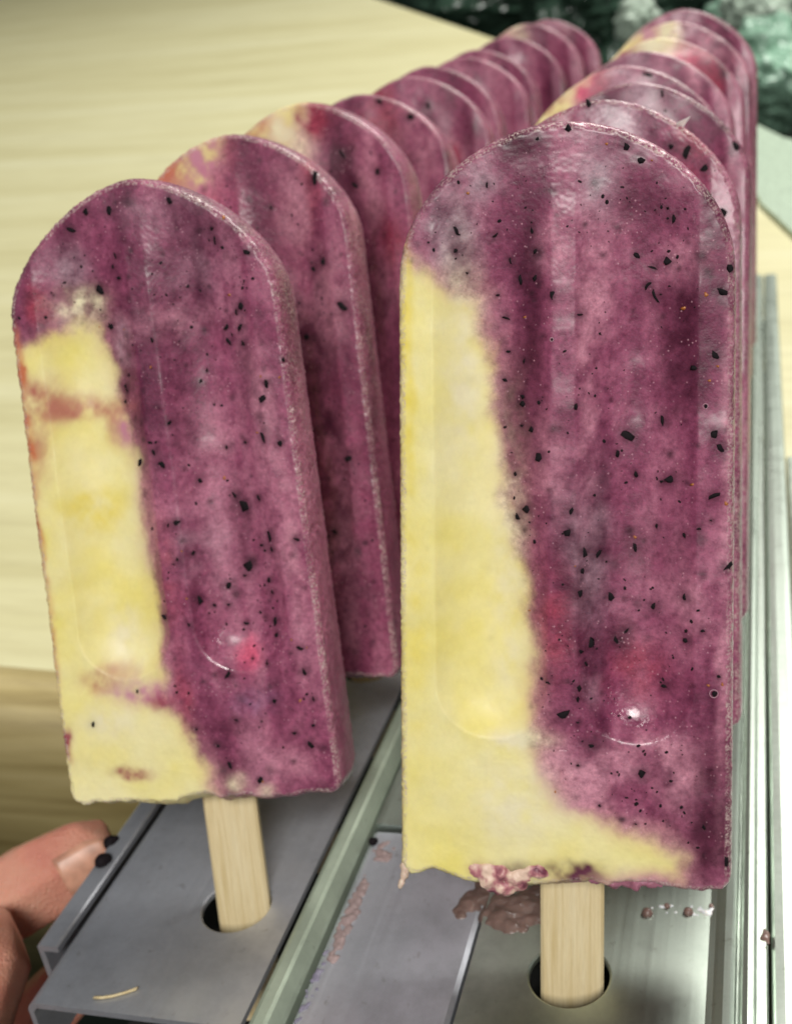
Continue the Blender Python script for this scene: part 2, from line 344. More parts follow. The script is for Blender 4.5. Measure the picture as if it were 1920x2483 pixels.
# ------------------------------------------------------------------ ice pops
WB, TB, YC, H, ZG, TW = .0500, .0150, -.0030, .1110, .0221, .938
PAL = {'m': (.46, .15, .11), 'g': (.42, .29, .34), 'd': (.085, .014, .036), 'r': (.30, .035, .070), 'p': (.56, .24, .32), 'w': (.86, .78, .52), 'y': (.82, .66, .10),
       'o': (.56, .17, .08), 'k': (.66, .11, .20), 'b': (.22, .12, .24)}
POLY_R = [(-25.4, 93.8), (-22.9, 94.8), (-19.4, 93.0), (-15.9, 89.5), (-12.1, 88.0), (-11.5, 83.9), (-10.5, 78.7), (-9.8, 71.8), (-9.5, 63.0), (-9.2, 59.4), (-7.1, 54.1), (-5.7, 48.7), (-5.0, 41.4), (-4.1, 36.0), (-4.3, 28.6), (-4.0, 23.7), (-2.9, 18.5), (-0.4, 13.4), (4.3, 11.3), (7.8, 8.8), (13.8, 7.7), (18.4, 5.3), (17.8, 1.8), (9.7, 0.2), (-3.3, -1.4), (-7.2, -6.4), (-27.3, -4.3)]
POLY_L = [(-25.4, 83.0), (-22.5, 82.1), (-18.7, 82.1), (-16.4, 84.1), (-12.5, 84.8), (-9.2, 83.8), (-8.4, 80.9), (-7.2, 76.8), (-6.9, 72.5), (-5.1, 67.1), (-4.6, 61.0), (-4.9, 55.0), (-4.4, 49.3), (-4.7, 40.3), (-4.2, 33.3), (-4.2, 26.6), (-3.9, 22.4), (-5.8, 17.4), (-1.8, 14.7), (0.1, 9.0), (2.2, 5.1), (2.5, 0.4), (2.0, -3.9), (-29.7, -2.8)]
SEED_R = [(-4.4, 97.8, 1.16, 90), (-3.9, 94.9, 0.96, 110), (-9.6, 97.5, 1.16, 140), (-7.6, 93.8, 1.02, 70), (-6.2, 91.1, 1.43, 75), (-4.0, 91.2, 1.02, 90), (10.6, 106.9, 1.16, 20), (8.6, 109.0, 1.23, 40), (0.7, 111.8, 1.16, 60), (-3.6, 110.4, 0.82, 0), (14.4, 100.3, 0.48, 0), (12.7, 92.2, 1.5, 20), (14.8, 93.0, 1.36, 150), (11.9, 89.8, 1.16, 130), (13.0, 88.2, 2.05, 60), (-1.5, 88.6, 1.23, 80), (2.3, 85.8, 1.16, 0), (21.8, 88.7, 1.91, 20), (9.2, 68.3, 2.46, 30), (21.2, 68.6, 1.5, 40), (22.2, 66.7, 1.23, 60), (14.3, 70.3, 1.36, 80), (-6.0, 74.2, 0.82, 0), (-5.9, 73.2, 1.02, 70), (-5.7, 79.3, 0.89, 90), (-8.0, 80.8, 0.61, 0), (-8.2, 85.6, 1.23, 20), (-3.2, 65.5, 1.71, 125), (1.8, 72.8, 0.96, 90), (21.3, 79.7, 2.39, 40), (20.2, 101.4, 1.71, 60), (15.3, 98.9, 1.36, 90), (-15.5, 95.5, 1.23, 90), (-15.3, 98.3, 1.5, 70), (-10.8, 104.5, 0.82, 90), (18.5, 78.1, 1.02, 0), (10.4, 94.0, 1.36, 30), (-9.5, 89.0, 0.48, 0), (-13.9, 92.2, 0.41, 0), (-8.7, 76.6, 0.89, 0), (-6.0, 69.8, 0.75, 0), (-4.6, 69.5, 1.02, 60), (23.0, 91.7, 1.71, 80), (7.8, 65.6, 1.02, 100)]
SEED_R2 = [(-6.8, 56.1, 1.57, 60), (-5.3, 57.6, 1.36, 80), (1.2, 57.5, 1.23, 90), (0.8, 54.5, 1.36, 100), (3.0, 51.5, 1.71, 65), (5.1, 50.8, 1.71, 120), (2.8, 48.6, 0.89, 90), (2.4, 45.0, 2.05, 95), (6.9, 44.4, 1.5, 50), (13.3, 42.8, 1.71, 80), (17.5, 44.7, 1.36, 80), (9.5, 39.1, 1.36, 120), (4.0, 37.4, 1.71, 110), (2.6, 36.3, 1.36, 140), (7.9, 37.4, 2.25, 60), (3.4, 34.4, 0.96, 60), (2.3, 30.8, 1.16, 90), (2.2, 29.2, 1.16, 90), (0.2, 26.8, 1.91, 160), (2.3, 25.6, 1.02, 0), (15.1, 30.8, 1.43, 0), (20.1, 40.0, 1.16, 0), (4.3, 22.0, 1.43, 0), (11.6, 18.0, 1.91, 75), (15.6, 62.1, 1.91, 150), (21.5, 59.8, 1.57, 160), (23.5, 49.4, 1.71, 130), (14.2, 61.5, 0.89, 0), (17.5, 53.8, 1.02, 60), (10.6, 51.5, 1.23, 80), (20.8, 10.2, 1.02, 60), (24.2, 4.7, 1.5, 90), (22.6, 33.2, 0.75, 0), (5.5, 12.7, 0.48, 0), (10.9, 10.0, 0.41, 0), (21.0, 56.2, 0.41, 0), (13.6, 54.9, 0.82, 70), (19.4, 55.0, 0.68, 0), (17.9, 38.3, 1.02, 0), (2.3, 18.9, 0.75, 0), (-7.1, 62.6, 0.75, 0), (10.5, 62.5, 1.02, 60)]
SEED_L = [(-7.4, 90.2, 2.0, 65), (-6.4, 83.9, 1.2, 80), (-5.3, 73.3, 1.2, 70), (-5.0, 72.5, 1.0, 50), (-5.7, 70.7, 1.14, 80), (-4.0, 60.3, 2.0, 115), (-0.1, 59.6, 1.74, 30), (-1.1, 61.9, 1.2, 80), (13.7, 81.5, 1.4, 130), (16.5, 81.1, 1.34, 150), (13.6, 79.0, 1.6, 50), (16.5, 78.4, 1.2, 60), (17.1, 84.6, 1.67, 60), (16.0, 83.7, 1.2, 100), (19.1, 68.9, 1.47, 100), (20.0, 71.3, 1.34, 90), (13.9, 95.7, 1.34, 90), (13.7, 97.6, 0.94, 90), (7.2, 102.9, 1.2, 20), (-3.5, 102.6, 1.47, 90), (-7.5, 103.1, 1.34, 80), (-10.8, 100.3, 1.47, 30), (-3.4, 95.1, 1.14, 80), (-4.2, 93.4, 1.0, 90), (23.4, 74.9, 1.34, 80), (18.6, 62.2, 1.87, 70), (21.3, 61.3, 1.14, 100), (10.9, 61.2, 1.2, 90), (19.2, 93.0, 1.2, 20), (18.3, 97.1, 1.34, 20), (1.2, 80.6, 1.0, 80), (7.7, 72.7, 1.14, 110), (2.2, 66.3, 1.34, 130), (5.7, 56.1, 1.0, 60), (14.7, 61.8, 1.0, 0), (-3.2, 91.4, 0.87, 0), (9.0, 74.5, 0.8, 120), (-15.6, 90.0, 0.33, 0)]
SEED_L2 = [(12.8, 51.2, 2.34, 15), (11.4, 52.8, 1.34, 70), (1.4, 49.4, 1.54, 80), (0.0, 49.0, 1.34, 100), (17.4, 45.6, 1.74, 80), (22.0, 44.9, 1.54, 10), (17.3, 43.3, 1.47, 90), (15.5, 44.0, 1.14, 0), (3.4, 43.6, 0.94, 120), (0.8, 43.0, 0.8, 0), (12.5, 40.7, 2.34, 85), (11.4, 38.7, 1.2, 0), (3.3, 35.7, 1.8, 55), (5.5, 34.1, 0.87, 0), (7.9, 33.8, 0.8, 0), (8.2, 37.2, 1.47, 110), (16.2, 30.6, 1.6, 90), (-3.0, 32.9, 1.67, 20), (1.5, 31.5, 1.2, 0), (10.6, 30.2, 1.0, 0), (7.3, 22.1, 2.0, 125), (14.5, 23.7, 1.0, 0), (20.8, 22.1, 1.6, 60), (20.6, 26.1, 1.07, 30), (15.0, 17.1, 1.14, 70), (21.9, 17.0, 1.07, 80), (20.4, 9.0, 1.4, 50), (4.0, 9.6, 1.14, 0), (5.7, 6.0, 1.34, 70), (7.9, 14.1, 1.0, 20), (22.2, 0.8, 2.34, 130), (-18.6, 14.8, 1.2, 90), (-9.6, 20.2, 0.87, 70), (17.9, 11.1, 1.0, 0), (0.3, 12.8, 1.0, 60), (10.9, 3.2, 1.34, 80), (16.4, 28.3, 1.0, 90), (15.9, 37.8, 1.0, 60), (16.2, 35.6, 1.2, 80), (16.0, 52.2, 1.34, 60), (21.4, 12.4, 0.8, 0), (11.6, 24.4, 0.4, 0)]
AMB_R= [(16.9, 86.4, 1.36), (19.8, 88.2, 1.5), (6.0, 109.3, 1.02), (-5.5, 85.7, 0.89), (20.5, 76.2, 1.02), (12.2, 106.8, 0.68), (-13.5, 103.4, 1.16), (21.6, 78.2, 0.89), (18.4, 61.4, 1.02), (23.1, 58.7, 1.36), (10.5, 53.1, 1.16), (-1.1, 14.6, 0.82), (-7.5, 0.3, 1.5), (23.1, 32.0, 1.02), (21.1, 31.8, 1.02), (1.8, 49.3, 0.61), (-5.0, 42.0, 0.68)]
AMB_L= [(16.0, 99.0, 1.2), (15.1, 86.6, 1.14), (0.3, 76.1, 0.94), (19.2, 72.6, 0.87), (22.4, 72.1, 0.94), (9.9, 56.0, 1.34), (-8.8, 83.9, 0.67), (17.3, 63.3, 0.87), (-3.9, 82.9, 0.67), (1.8, 44.4, 0.87), (19.3, 27.6, 0.87), (19.6, 16.9, 1.2), (1.6, 36.1, 1.0), (21.8, 26.1, 0.67), (11.3, 2.9, 0.87)]
SPL_R = [(-15.5, 97.3, 2.9, 4.4, 'g', 0.75), (-11.3, 104.9, 1.8, 2.1, 'g', 0.6), (4.8, 104.8, 2.6, 4.1, 'g', 0.65), (-5.8, 109.6, 2.6, 1.8, 'd', 0.7), (11.5, 101.6, 3.5, 2.9, 'd', 0.45), (16.6, 83.4, 2.4, 6.5, 'd', 0.75), (-4.5, 90.3, 1.3, 14.1, 'd', 0.6), (17.4, 75.9, 2.6, 3.5, 'd', 0.5), (-1.1, 40.1, 2.2, 6.5, 'r', 0.5), (11.1, 33.6, 3.6, 4.2, 'r', 0.4), (13.0, 20.7, 5.3, 2.9, 'p', 0.6), (3.2, 15.4, 3.5, 3.5, 'p', 0.8), (21.8, 11.8, 2.6, 8.2, 'd', 0.8), (-7.0, 0.7, 1.9, 1.8, 'd', 0.75), (1.8, 1.6, 3.8, 1.4, 'd', 0.85), (-12.5, 1.6, 1.5, 1.1, 'r', 0.5), (14.5, 0.4, 8.2, 1.5, 'p', 0.4), (-6.9, 71.4, 1.8, 6.5, 'd', 0.5), (3.9, 52.0, 2.6, 10.0, 'g', 0.4), (3.2, 77.8, 1.3, 15.3, 'p', 0.5), (4.9, 89.4, 1.8, 5.3, 'p', 0.5), (-1.5, 64.1, 1.8, 7.1, 'p', 0.45), (11.6, 50.9, 4.7, 3.5, 'd', 0.35), (19.3, 43.0, 2.4, 4.1, 'p', 0.3), (-0.9, 17.8, 2.4, 3.5, 'p', 0.8), (16.8, 16.7, 2.4, 3.5, 'p', 0.5), (-7.8, 12.3, 5.3, 5.9, 'w', 0.5), (-8.2, 44.4, 2.4, 17.6, 'w', 0.4), (-14.7, 78.1, 2.4, 11.8, 'w', 0.5), (-22.6, 78.2, 0.8, 15.3, 'y', 0.5), (-22.0, 41.0, 1.8, 14.7, 'y', 0.3), (-6.8, 22.8, 3.5, 1.2, 'w', 0.6), (16.8, 93.7, 2.9, 2.4, 'p', 0.3), (-1.5, 95.4, 1.8, 3.5, 'p', 0.3), (8.2, 37.9, 2.1, 2.9, 'd', 0.4), (4.6, 32.1, 1.2, 3.5, 'g', 0.3), (23.1, 57.0, 0.7, 29.4, 'p', 0.5)]  # colour patches, plus painted flute-wall shade and ridge highlights
SPL_L = [(-18.4, 88.7, 1.5, 3.2, 'r', 0.85), (-12.5, 94.4, 2.9, 2.9, 'g', 0.6), (-11.2, 87.6, 3.5, 2.4, 'w', 0.7), (-20.5, 72.5, 4, 3.0, 'm', 0.55), (-16.0, 70.6, 4.5, 2.0, 'm', 0.45), (-11.0, 69.8, 5, 1.2, 'm', 0.5), (-8.0, 67.5, 1.8, 3, 'm', .45), (-22, 66, 2, 6, 'm', .4), (-6.6, 66.2, 1.8, 2.4, 'p', 0.6), (-15.5, 22.6, 3.0, 1.8, 'm', 0.55), (-12.5, 23.5, 3.0, 1.5, 'm', 0.45), (-8.8, 19.6, 4.5, 2.0, 'p', 0.8), (-5.5, 18.0, 2.5, 1.6, 'r', .5), (-12.6, 5.3, 2.4, 1.0, 'r', 0.9), (-23.7, 11.6, 0.9, 2.4, 'r', 0.75), (10.9, 25.3, 1.7, 2.0, 'k', 0.6), (-23.3, 70.5, 0.9, 9.4, 'o', 0.7), (-24.2, 50.4, 0.7, 8.8, 'o', 0.5), (-22.8, 79.7, 0.8, 3.5, 'o', 0.8), (-24.0, 29.7, 0.8, 7.1, 'o', 0.4), (-14.3, 53.2, 4.1, 3.5, 'y', 0.5), (-11.4, 28.9, 2.9, 5.3, 'w', 0.5), (-15.5, 15.0, 4.7, 2.9, 'w', 0.5), (6.6, 2.3, 1.6, 1.4, 'w', 0.45), (11.7, 1.0, 1.4, 1.1, 'w', 0.45), (9.8, 92.2, 5.3, 5.3, 'g', 0.18), (4.4, 83.2, 7.1, 2.4, 'p', 0.35), (16.1, 96.9, 2.4, 3.5, 'd', 0.4), (16.3, 73.8, 1.8, 6.5, 'd', 0.3), (-4.7, 80.7, 1.8, 4.1, 'g', 0.5), (-0.8, 40.7, 1.4, 7.6, 'r', 0.5), (4.1, 44.7, 3.5, 4.7, 'g', 0.3), (12.7, 49.0, 1.8, 7.1, 'd', 0.4), (19.0, 66.7, 1.8, 8.8, 'p', 0.45), (21.4, 45.5, 1.3, 11.8, 'p', 0.45), (-1.2, 19.5, 1.5, 5.3, 'r', 0.4), (6.4, 13.1, 3.5, 1.5, 'd', 0.4), (11.3, 17.3, 2.9, 1.8, 'b', 0.5), (15.1, 5.3, 4.7, 3.5, 'p', 0.3), (8.6, 6.3, 1.8, 2.4, 'd', 0.3), (5.3, 102.1, 5.9, 2.4, 'g', 0.2), (7.9, 63.5, 3.5, 5.3, 'p', 0.2)]  # colour patches, plus a painted shade column on the right flute wall


def poly_sd(P, poly):
    """signed distance to a polygon (negative inside), mm"""
    poly = np.array(poly); d = np.full(len(P), 1e9); inside = np.zeros(len(P), bool)
    for a, b in zip(poly, np.roll(poly, -1, 0)):
        e = b - a; w_ = P - a
        t_ = np.clip((w_ @ e) / max(e @ e, 1e-9), 0, 1)
        d = np.minimum(d, np.linalg.norm(w_ - t_[:, None] * e, axis=1))
        c = ((a[1] <= P[:, 1]) != (b[1] <= P[:, 1]))
        xi = a[0] + (P[:, 1] - a[1]) / (b[1] - a[1] + 1e-12) * e[0]
        inside ^= c & (P[:, 0] < xi)
    return np.where(inside, -d, d)

def outline(n, h_, seed, rag, ex=1.7):
    """closed front outline (x, h), evenly spaced, counter-clockwise from bottom middle"""
    ah = .0205; hs = h_ - ah; pts = []
    ws = WB / 2 * (1 + (TW - 1) * hs / h_)
    cr = .0021
    pts += [(x, 0) for x in np.linspace(0, WB / 2 - cr, 60)]
    pts += [(WB / 2 - cr + cr * math.sin(a), cr - cr * math.cos(a)) for a in np.linspace(0, math.pi / 2, 8)][1:]
    pts += [(WB / 2 * (1 + (TW - 1) * h / h_), h) for h in np.linspace(cr, hs, 120)][1:]
    for a in np.linspace(0, math.pi / 2, 120)[1:]:
        c, s = math.cos(a), math.sin(a); e = 2 / ex
        pts.append((ws * c ** e if c > 1e-9 else 0, hs + ah * s ** e))
    pts = np.array(pts); left = pts[::-1][1:-1].copy(); left[:, 0] *= -1
    pts = np.vstack([pts, left])
    top = pts[:, 1] > hs - .002
    for _ in range(60):
        sm = (np.roll(pts, 1, 0) + np.roll(pts, -1, 0)) / 2; pts[top] = sm[top]
    cl = np.vstack([pts, pts[:1]]); seg = np.linalg.norm(np.diff(cl, axis=0), axis=1); s = np.concatenate([[0], np.cumsum(seg)])
    u = np.linspace(0, s[-1], n, endpoint=False)
    o = np.stack([np.interp(u, s, cl[:, 0]), np.interp(u, s, cl[:, 1])], 1)
    tg = np.roll(o, -1, 0) - np.roll(o, 1, 0); tg /= np.linalg.norm(tg, axis=1)[:, None]
    nrm = np.stack([tg[:, 1], -tg[:, 0]], 1)
    k = np.zeros((n, 3)); k[:, 0] = o[:, 0]
    rg_ = (fbm(k, 150, seed + 3) - .5) * .0030 * rag * (1 - sstep(.0005, .004, o[:, 1])) * sstep(0, .006, .0255 - np.abs(o[:, 0]))
    return o, nrm, rg_

def flute(x, h, h_):
    d = np.zeros_like(x)
    fade = 1 - sstep(.70 * h_, 1.0 * h_, h)
    for cx in (-.0108, .0108):
        cxx = cx * (1 + (TW - 1) * h / h_)
        hb = .0310
        dy = np.where(h < hb, h - hb, 0)
        # soft trough with a crisper rounded foot
        rx = np.abs(x - cxx) / .0088; r = np.sqrt((x - cxx) ** 2 + dy ** 2) / .0085
        soft = np.clip(1 - rx ** 2, 0, 1) ** 1.5
        foot = np.clip(1 - r ** 2.6, 0, 1) ** 1.05
        k = sstep(.030, .060, h)
        d = np.maximum(d, foot * (1 - k * .65) + soft * k * .65)
    return .0033 * d * fade

def make_pop(name, place, seed, spec, hero):
    """place = (x, y, lean, sideways, turn) of the stick hole"""
    x, y, lean, lx, rz = place
    R = Matrix.Rotation(lx, 4, 'Y') @ Matrix.Rotation(-lean, 4, 'X') @ Matrix.Rotation(rz, 4, 'Z')
    root = empty(name, Matrix.Translation((x, y, 0)) @ R)
    h_ = spec.get('H', H); zg = spec.get('ZG', ZG)
    n, nr, ns, nb = (760, 100, 56, 8) if hero else (300, 40, 20, 6)
    O, NO, RG = outline(n, h_, seed, 1.0 if hero else .6, spec.get('ex', 1.68))
    er = .0011
    hh = lambda h: TB / 2 * (1 - .20 * np.clip(h / h_, 0, 1))
    layers = []; kind = []; ysign = []
    Qin = O - NO * er
    cz = np.stack([np.zeros(n), np.clip(Qin[:, 1], .022, h_ - .0225)], 1)
    rs = np.linspace(0.02, 1, nr) ** .85
    for r in rs: layers.append((cz + r * (Qin - cz), -1.0, 0.0)); 
    na = 7
    for k in range(1, na + 1):
        a = math.pi / 2 * k / na
        layers.append((O - NO * er * (1 - math.sin(a)), -1.0, er * (1 - math.cos(a))))
    down = np.clip(-NO[:, 1], 0, 1) ** 4 * (O[:, 1] < .002)
    bulge = .0006 + .0018 * down * np.clip(1 - (np.abs(O[:, 0]) / .024) ** 3, 0, 1)
    for k in range(1, ns):
        q = -1 + 2 * k / ns
        layers.append((O + NO * (bulge * (1 - q * q))[:, None], None, q))
    for k in range(na, -1, -1):
        a = math.pi / 2 * k / na
        layers.append((O - NO * er * (1 - math.sin(a)), 1.0, er * (1 - math.cos(a))))
    for r in np.linspace(1, .03, nb)[1:]: layers.append((cz + r * (Qin - cz), 1.0, 0.0))
    V = []; face = []; rim = []
    for (Q, sgn, e) in layers:
        t2 = hh(Q[:, 1])
        if sgn is None:
            yy = YC * (1 - .3 * Q[:, 1] / h_) + e * (t2 - er); face.append(np.zeros(n)); rim.append(np.ones(n))
        else:
            yy = YC * (1 - .3 * Q[:, 1] / h_) + sgn * (t2 - e); face.append(np.full(n, -sgn)); rim.append(np.full(n, 1.0 if e > 0 else 0.0))
        V.append(np.stack([Q[:, 0], yy, Q[:, 1]], 1))
    nl = len(layers); V = np.vstack(V); V[:, 2] += np.tile(RG, nl) * (1 - sstep(.0005, .005, V[:, 2])); face = np.concatenate(face); rim = np.concatenate(rim)
    # flutes pressed into both faces
    fx, fh = V[:, 0], V[:, 2]
    dpt = flute(fx, fh, h_)
    V[:, 1] += dpt * face
    # frost relief
    nrm2 = np.tile(NO, (nl, 1)); side = (face == 0)
    gr = noise(V, 2300, seed + 31) - .5; gr2 = noise(V, 1100, seed + 41) - .5
    amp = np.where(side, .00012, np.where(rim > 0, .00017, .00003)) if hero else np.where(side | (rim > 0), .00008, 0)
    disp = (gr * 1.4 + gr2) * amp
    V[:, 0] += disp * nrm2[:, 0] * np.where(side | (rim > 0), 1, 0); V[:, 2] += disp * nrm2[:, 1] * np.where(side | (rim > 0), 1, 0)
    V[:, 1] += np.where(face != 0, -face * disp, 0)
    def und_at(x_, z_): return (fbm(np.stack([x_, np.zeros_like(x_), z_], 1), 90, seed + 5, 3) - .5) * .0010
    und = und_at(V[:, 0], V[:, 2])
    V[:, 1] += np.where(face != 0, -face * und, 0)
    faces = []
    idx = np.arange(n); jdx = (idx + 1) % n
    for k in range(nl - 1):
        a = k * n
        faces += np.stack([a + idx, a + jdx, a + n + jdx, a + n + idx], 1).tolist()
    for b0, flip in ((0, 1), ((nl - 1) * n, 0)):
        for i in range(0, n // 2):
            q = [b0 + i, b0 + i + 1, b0 + (n - i - 1) % n, b0 + (n - i) % n]
            q = list(dict.fromkeys(q)); faces.append(q[::-1] if flip else q)
    # ---- pigment, with painted shade and highlights in some splats
    P = V.copy(); mm = np.stack([P[:, 0], P[:, 2]], 1) * 1000
    W3 = np.stack([P[:, 0], P[:, 1] * .6, P[:, 2] * .75], 1)
    n1 = fbm(W3, 75, seed + 1, 5); n2 = fbm(W3, 230, seed + 2, 4); n3 = fbm(W3 * np.array([1, 1, .16]), 190, seed + 8, 4)
    warp = np.stack([(fbm(W3, 260, seed + 11, 4) - .5), (fbm(W3, 260, seed + 12, 4) - .5)], 1) * 5.0
    n4 = fbm(W3, 520, seed + 14, 3)
    tmix = np.clip((n1 - .5) * .6 + (n3 - .5) * 1.5 + (n2 - .5) * .35 + (n4 - .5) * .45 + .50, 0, 1)
    pd, pm, pl = np.array((.085, .010, .036)), np.array((.255, .058, .120)), np.array((.46, .16, .245))
    base = np.where(tmix[:, None] < .5, pd + (pm - pd) * (tmix[:, None] * 2), pm + (pl - pm) * (tmix[:, None] * 2 - 1))
    grey = sstep(.56, .74, n3)[:, None] * .15
    base = base * (1 - grey) + np.array((.30, .155, .205)) * grey
    ymix = np.clip((fbm(W3, 110, seed + 21, 4) - .5) * 2.4 + .5, 0, 1)[:, None]
    yel = np.array((.84, .73, .22)) * (1 - ymix) + np.array((.87, .79, .43)) * ymix
    sd = poly_sd(mm + warp * .6, spec['poly'])
    hard = spec.get('soft', 1.1)
    ym = 1 - sstep(-hard * 1.0, hard * .8, sd + (n2 - .5) * 2.4 + (n4 - .5) * 1.0)
    fr = np.exp(-((sd - .2) / 2.0) ** 2) * (.35 + .6 * sstep(.42, .58, n1))
    col = base * (1 - ym[:, None]) + yel * ym[:, None]
    pink = np.array((.62, .25, .27)) * .6 + np.array((.60, .44, .40)) * .4
    col = col * (1 - fr[:, None] * .55) + pink * fr[:, None] * .55
    for (sx, sh_, rx, ry, c, s) in spec['splat']:
        if c == 'g': s *= .7
        q = ((mm[:, 0] + warp[:, 0] * .5 - sx) / (rx * 1.25)) ** 2 + ((mm[:, 1] + warp[:, 1] * .5 - sh_) / (ry * 1.25)) ** 2
        a = (s * 1.2 * np.exp(-q ** 1.3) * np.clip(1 + (n2 - .5) * 2.4 + (n4 - .5) * 2.2, .25, 1.6))[:, None]; a = np.clip(a, 0, 1)
        col = col * (1 - a) + np.array(PAL[c]) * a
    # specks drowned under the ice, seen as stains
    rs0 = random.Random(seed + 900)
    for _ in range(110 if hero else 40):
        sx, sh_, rr_s, st_ = rs0.uniform(-23, 23), rs0.uniform(3, 107), rs0.choice((.35, .45, .6, .9)), rs0.uniform(.35, .8)
        q = ((mm[:, 0] - sx) ** 2 + (mm[:, 1] - sh_) ** 2) / rr_s ** 2; m_ = q < 5
        if m_.any():
            s_ = (st_ * np.exp(-q[m_]) * (1 - ym[m_] * .92))[:, None]; col[m_] = col[m_] * (1 - s_) + np.array((.035, .012, .020)) * s_
    # juice stain round every seed
    for (sx, sh_, ln, ang) in spec.get('seeds', []):
        q = ((mm[:, 0] - sx) ** 2 + (mm[:, 1] - sh_) ** 2) / (ln * .62 + .25) ** 2
        m_ = q < 4
        if m_.any():
            s_ = (.62 * np.exp(-q[m_] * 1.1))[:, None] * (1 - ym[m_, None] * .7); col[m_] = col[m_] * (1 - s_) + np.array((.05, .010, .022)) * s_
    o = mesh_obj('frozen_body', V + np.array((0, 0, zg)), faces, M_POP, root)
    ca = o.data.color_attributes.new('Col', 'FLOAT_COLOR', 'POINT')
    ca.data.foreach_set('color', np.hstack([np.clip(col, 0, 1), (.72 - .66 * ym)[:, None]]).astype(np.float32).ravel())
    wt = np.zeros(len(V))
    for (sx, sh_, rx, ry) in spec.get('wet', []):
        wt = np.maximum(wt, np.exp(-(((mm[:, 0] - sx) / rx) ** 2 + ((mm[:, 1] - sh_) / ry) ** 2)))
    ra = o.data.attributes.new('rime', 'FLOAT', 'POINT'); ra.data.foreach_set('value', (np.where(side, .10 + .50 * sstep(.030, .085, V[:, 2]), np.where(rim > 0, .9, 0.0)) * (1.0 if hero else .8)).astype(np.float32))
    wa = o.data.attributes.new('wet', 'FLOAT', 'POINT'); wa.data.foreach_set('value', wt.astype(np.float32))
    # ---- stick
    sw, st = .0051, .0010
    prof = [(-sw + .0005, -st), (sw - .0005, -st), (sw, -st + .0004), (sw, st - .0004), (sw - .0005, st), (-sw + .0005, st), (-sw, st - .0004), (-sw, -st + .0004)]
    zs = [-.024, -.0236, -.022, 0, .01, .02, .05]; sc_ = [.55, .8, 1, 1, 1, 1, 1]
    sxo = spec.get('stick', 0)
    vs = [(px * k + sxo, py, z_) for z_, k in zip(zs, sc_) for px, py in prof]; fs = []
    for k in range(len(zs) - 1):
        for i in range(8): fs.append((k * 8 + i, k * 8 + (i + 1) % 8, k * 8 + 8 + (i + 1) % 8, k * 8 + 8 + i))
    fs.append(tuple(range(7, -1, -1))); fs.append(tuple((len(zs) - 1) * 8 + i for i in range(8)))
    mesh_obj('stick', vs, fs, M_STICK, root, smooth=False)
    # ---- seeds
    def on_face(xm, hm, depth=0.0):
        X = np.array([xm / 1000]); Hh = np.array([hm / 1000])
        pt = np.array([[X[0], 0, Hh[0]]]); yy = YC * (1 - .3 * Hh[0] / h_) - hh(Hh)[0] + flute(X, Hh, h_)[0] - und_at(X, Hh)[0] + depth
        return Vector((X[0], yy, Hh[0] + zg))
    inside = lambda X_, Z_: 2 < Z_ < h_ * 1000 - .8 and abs(X_) < WB * 500 * (1 + (TW - 1) * Z_ / (h_ * 1000)) * (1 - max(0, (Z_ - (h_ * 1000 - 20.5)) / 20.5) ** 1.6) ** .62 - .5
    for (sx, sh_, ln, ang) in spec.get('seeds', []):
        if not inside(sx, sh_): continue
        me = SEED_MESH[random.randrange(len(SEED_MESH))]
        s = bpy.data.objects.new('seed', me); link(s, root); l2 = ln / 2000 * 1.22
        wd = l2 * random.uniform(.34, .85) if ang or ln > 1.0 else l2 * .8
        s.matrix_local = Matrix.Translation(on_face(sx, sh_, random.uniform(-.00002, .00010))) @ Matrix.Rotation(math.radians(ang), 4, 'Y') @ Matrix.Diagonal((l2, .00028, wd, 1))
    for (sx, sh_, ln) in spec.get('amber', []):
        if not inside(sx, sh_): continue
        s = bpy.data.objects.new('amber_seed', AMBER_MESH); link(s, root); l2 = ln / 2000 * .8
        s.matrix_local = Matrix.Translation(on_face(sx, sh_, .00005)) @ Matrix.Rotation(random.uniform(0, 3), 4, 'Y') @ Matrix.Diagonal((l2, .0003, l2 * .75, 1))
    # fine specks nobody could count
    sv = []; sf = []
    for k in range(spec.get('specks', 90)):
        if k % 5 == 0: xc, hc = random.uniform(-22, 22), random.uniform(4, 106)
        xm = xc + random.gauss(0, 2.2); hm = hc + random.gauss(0, 3.5)
        if not (-22.5 < xm < 22.5 and 3 < hm < 107): continue
        q = np.array([[xm, hm]])
        if not inside(xm, hm): continue
        if poly_sd(q, spec['poly'])[0] < 1: continue
        c = on_face(xm, hm, .00005); l2 = random.choice((.00012, .00016, .0002, .00028, .00042)); w2 = l2 * random.uniform(.4, .9); an = random.uniform(0, math.pi); b0 = len(sv)
        for i in range(6):
            a = math.pi * i / 3; px, pz = l2 * math.cos(a), w2 * math.sin(a)
            sv.append(c + Vector((px * math.cos(an) - pz * math.sin(an), .0, px * math.sin(an) + pz * math.cos(an))))
        sv.append(c + Vector((0, -.00022, 0)))
        sf += [(b0 + i, b0 + (i + 1) % 6, b0 + 6) for i in range(6)]
    if sv: tag(mesh_obj('seed_specks', sv, sf, M_SEED, root, smooth=True), kind='stuff')
    return root, on_face

def seed_mesh(name, mat, seed):
    r = random.Random(seed); bm = bmesh.new(); bmesh.ops.create_icosphere(bm, subdivisions=1, radius=1)
    for v in bm.verts: v.co *= r.uniform(.38, 1.3)
    me = bpy.data.meshes.new(name); bm.to_mesh(me); bm.free(); me.materials.append(mat)
    me.polygons.foreach_set('use_smooth', [True] * len(me.polygons)); return me
SEED_MESH = [seed_mesh('seed', M_SEED, k) for k in range(14)]; AMBER_MESH = seed_mesh('amber_seed', M_AMBER, 9)

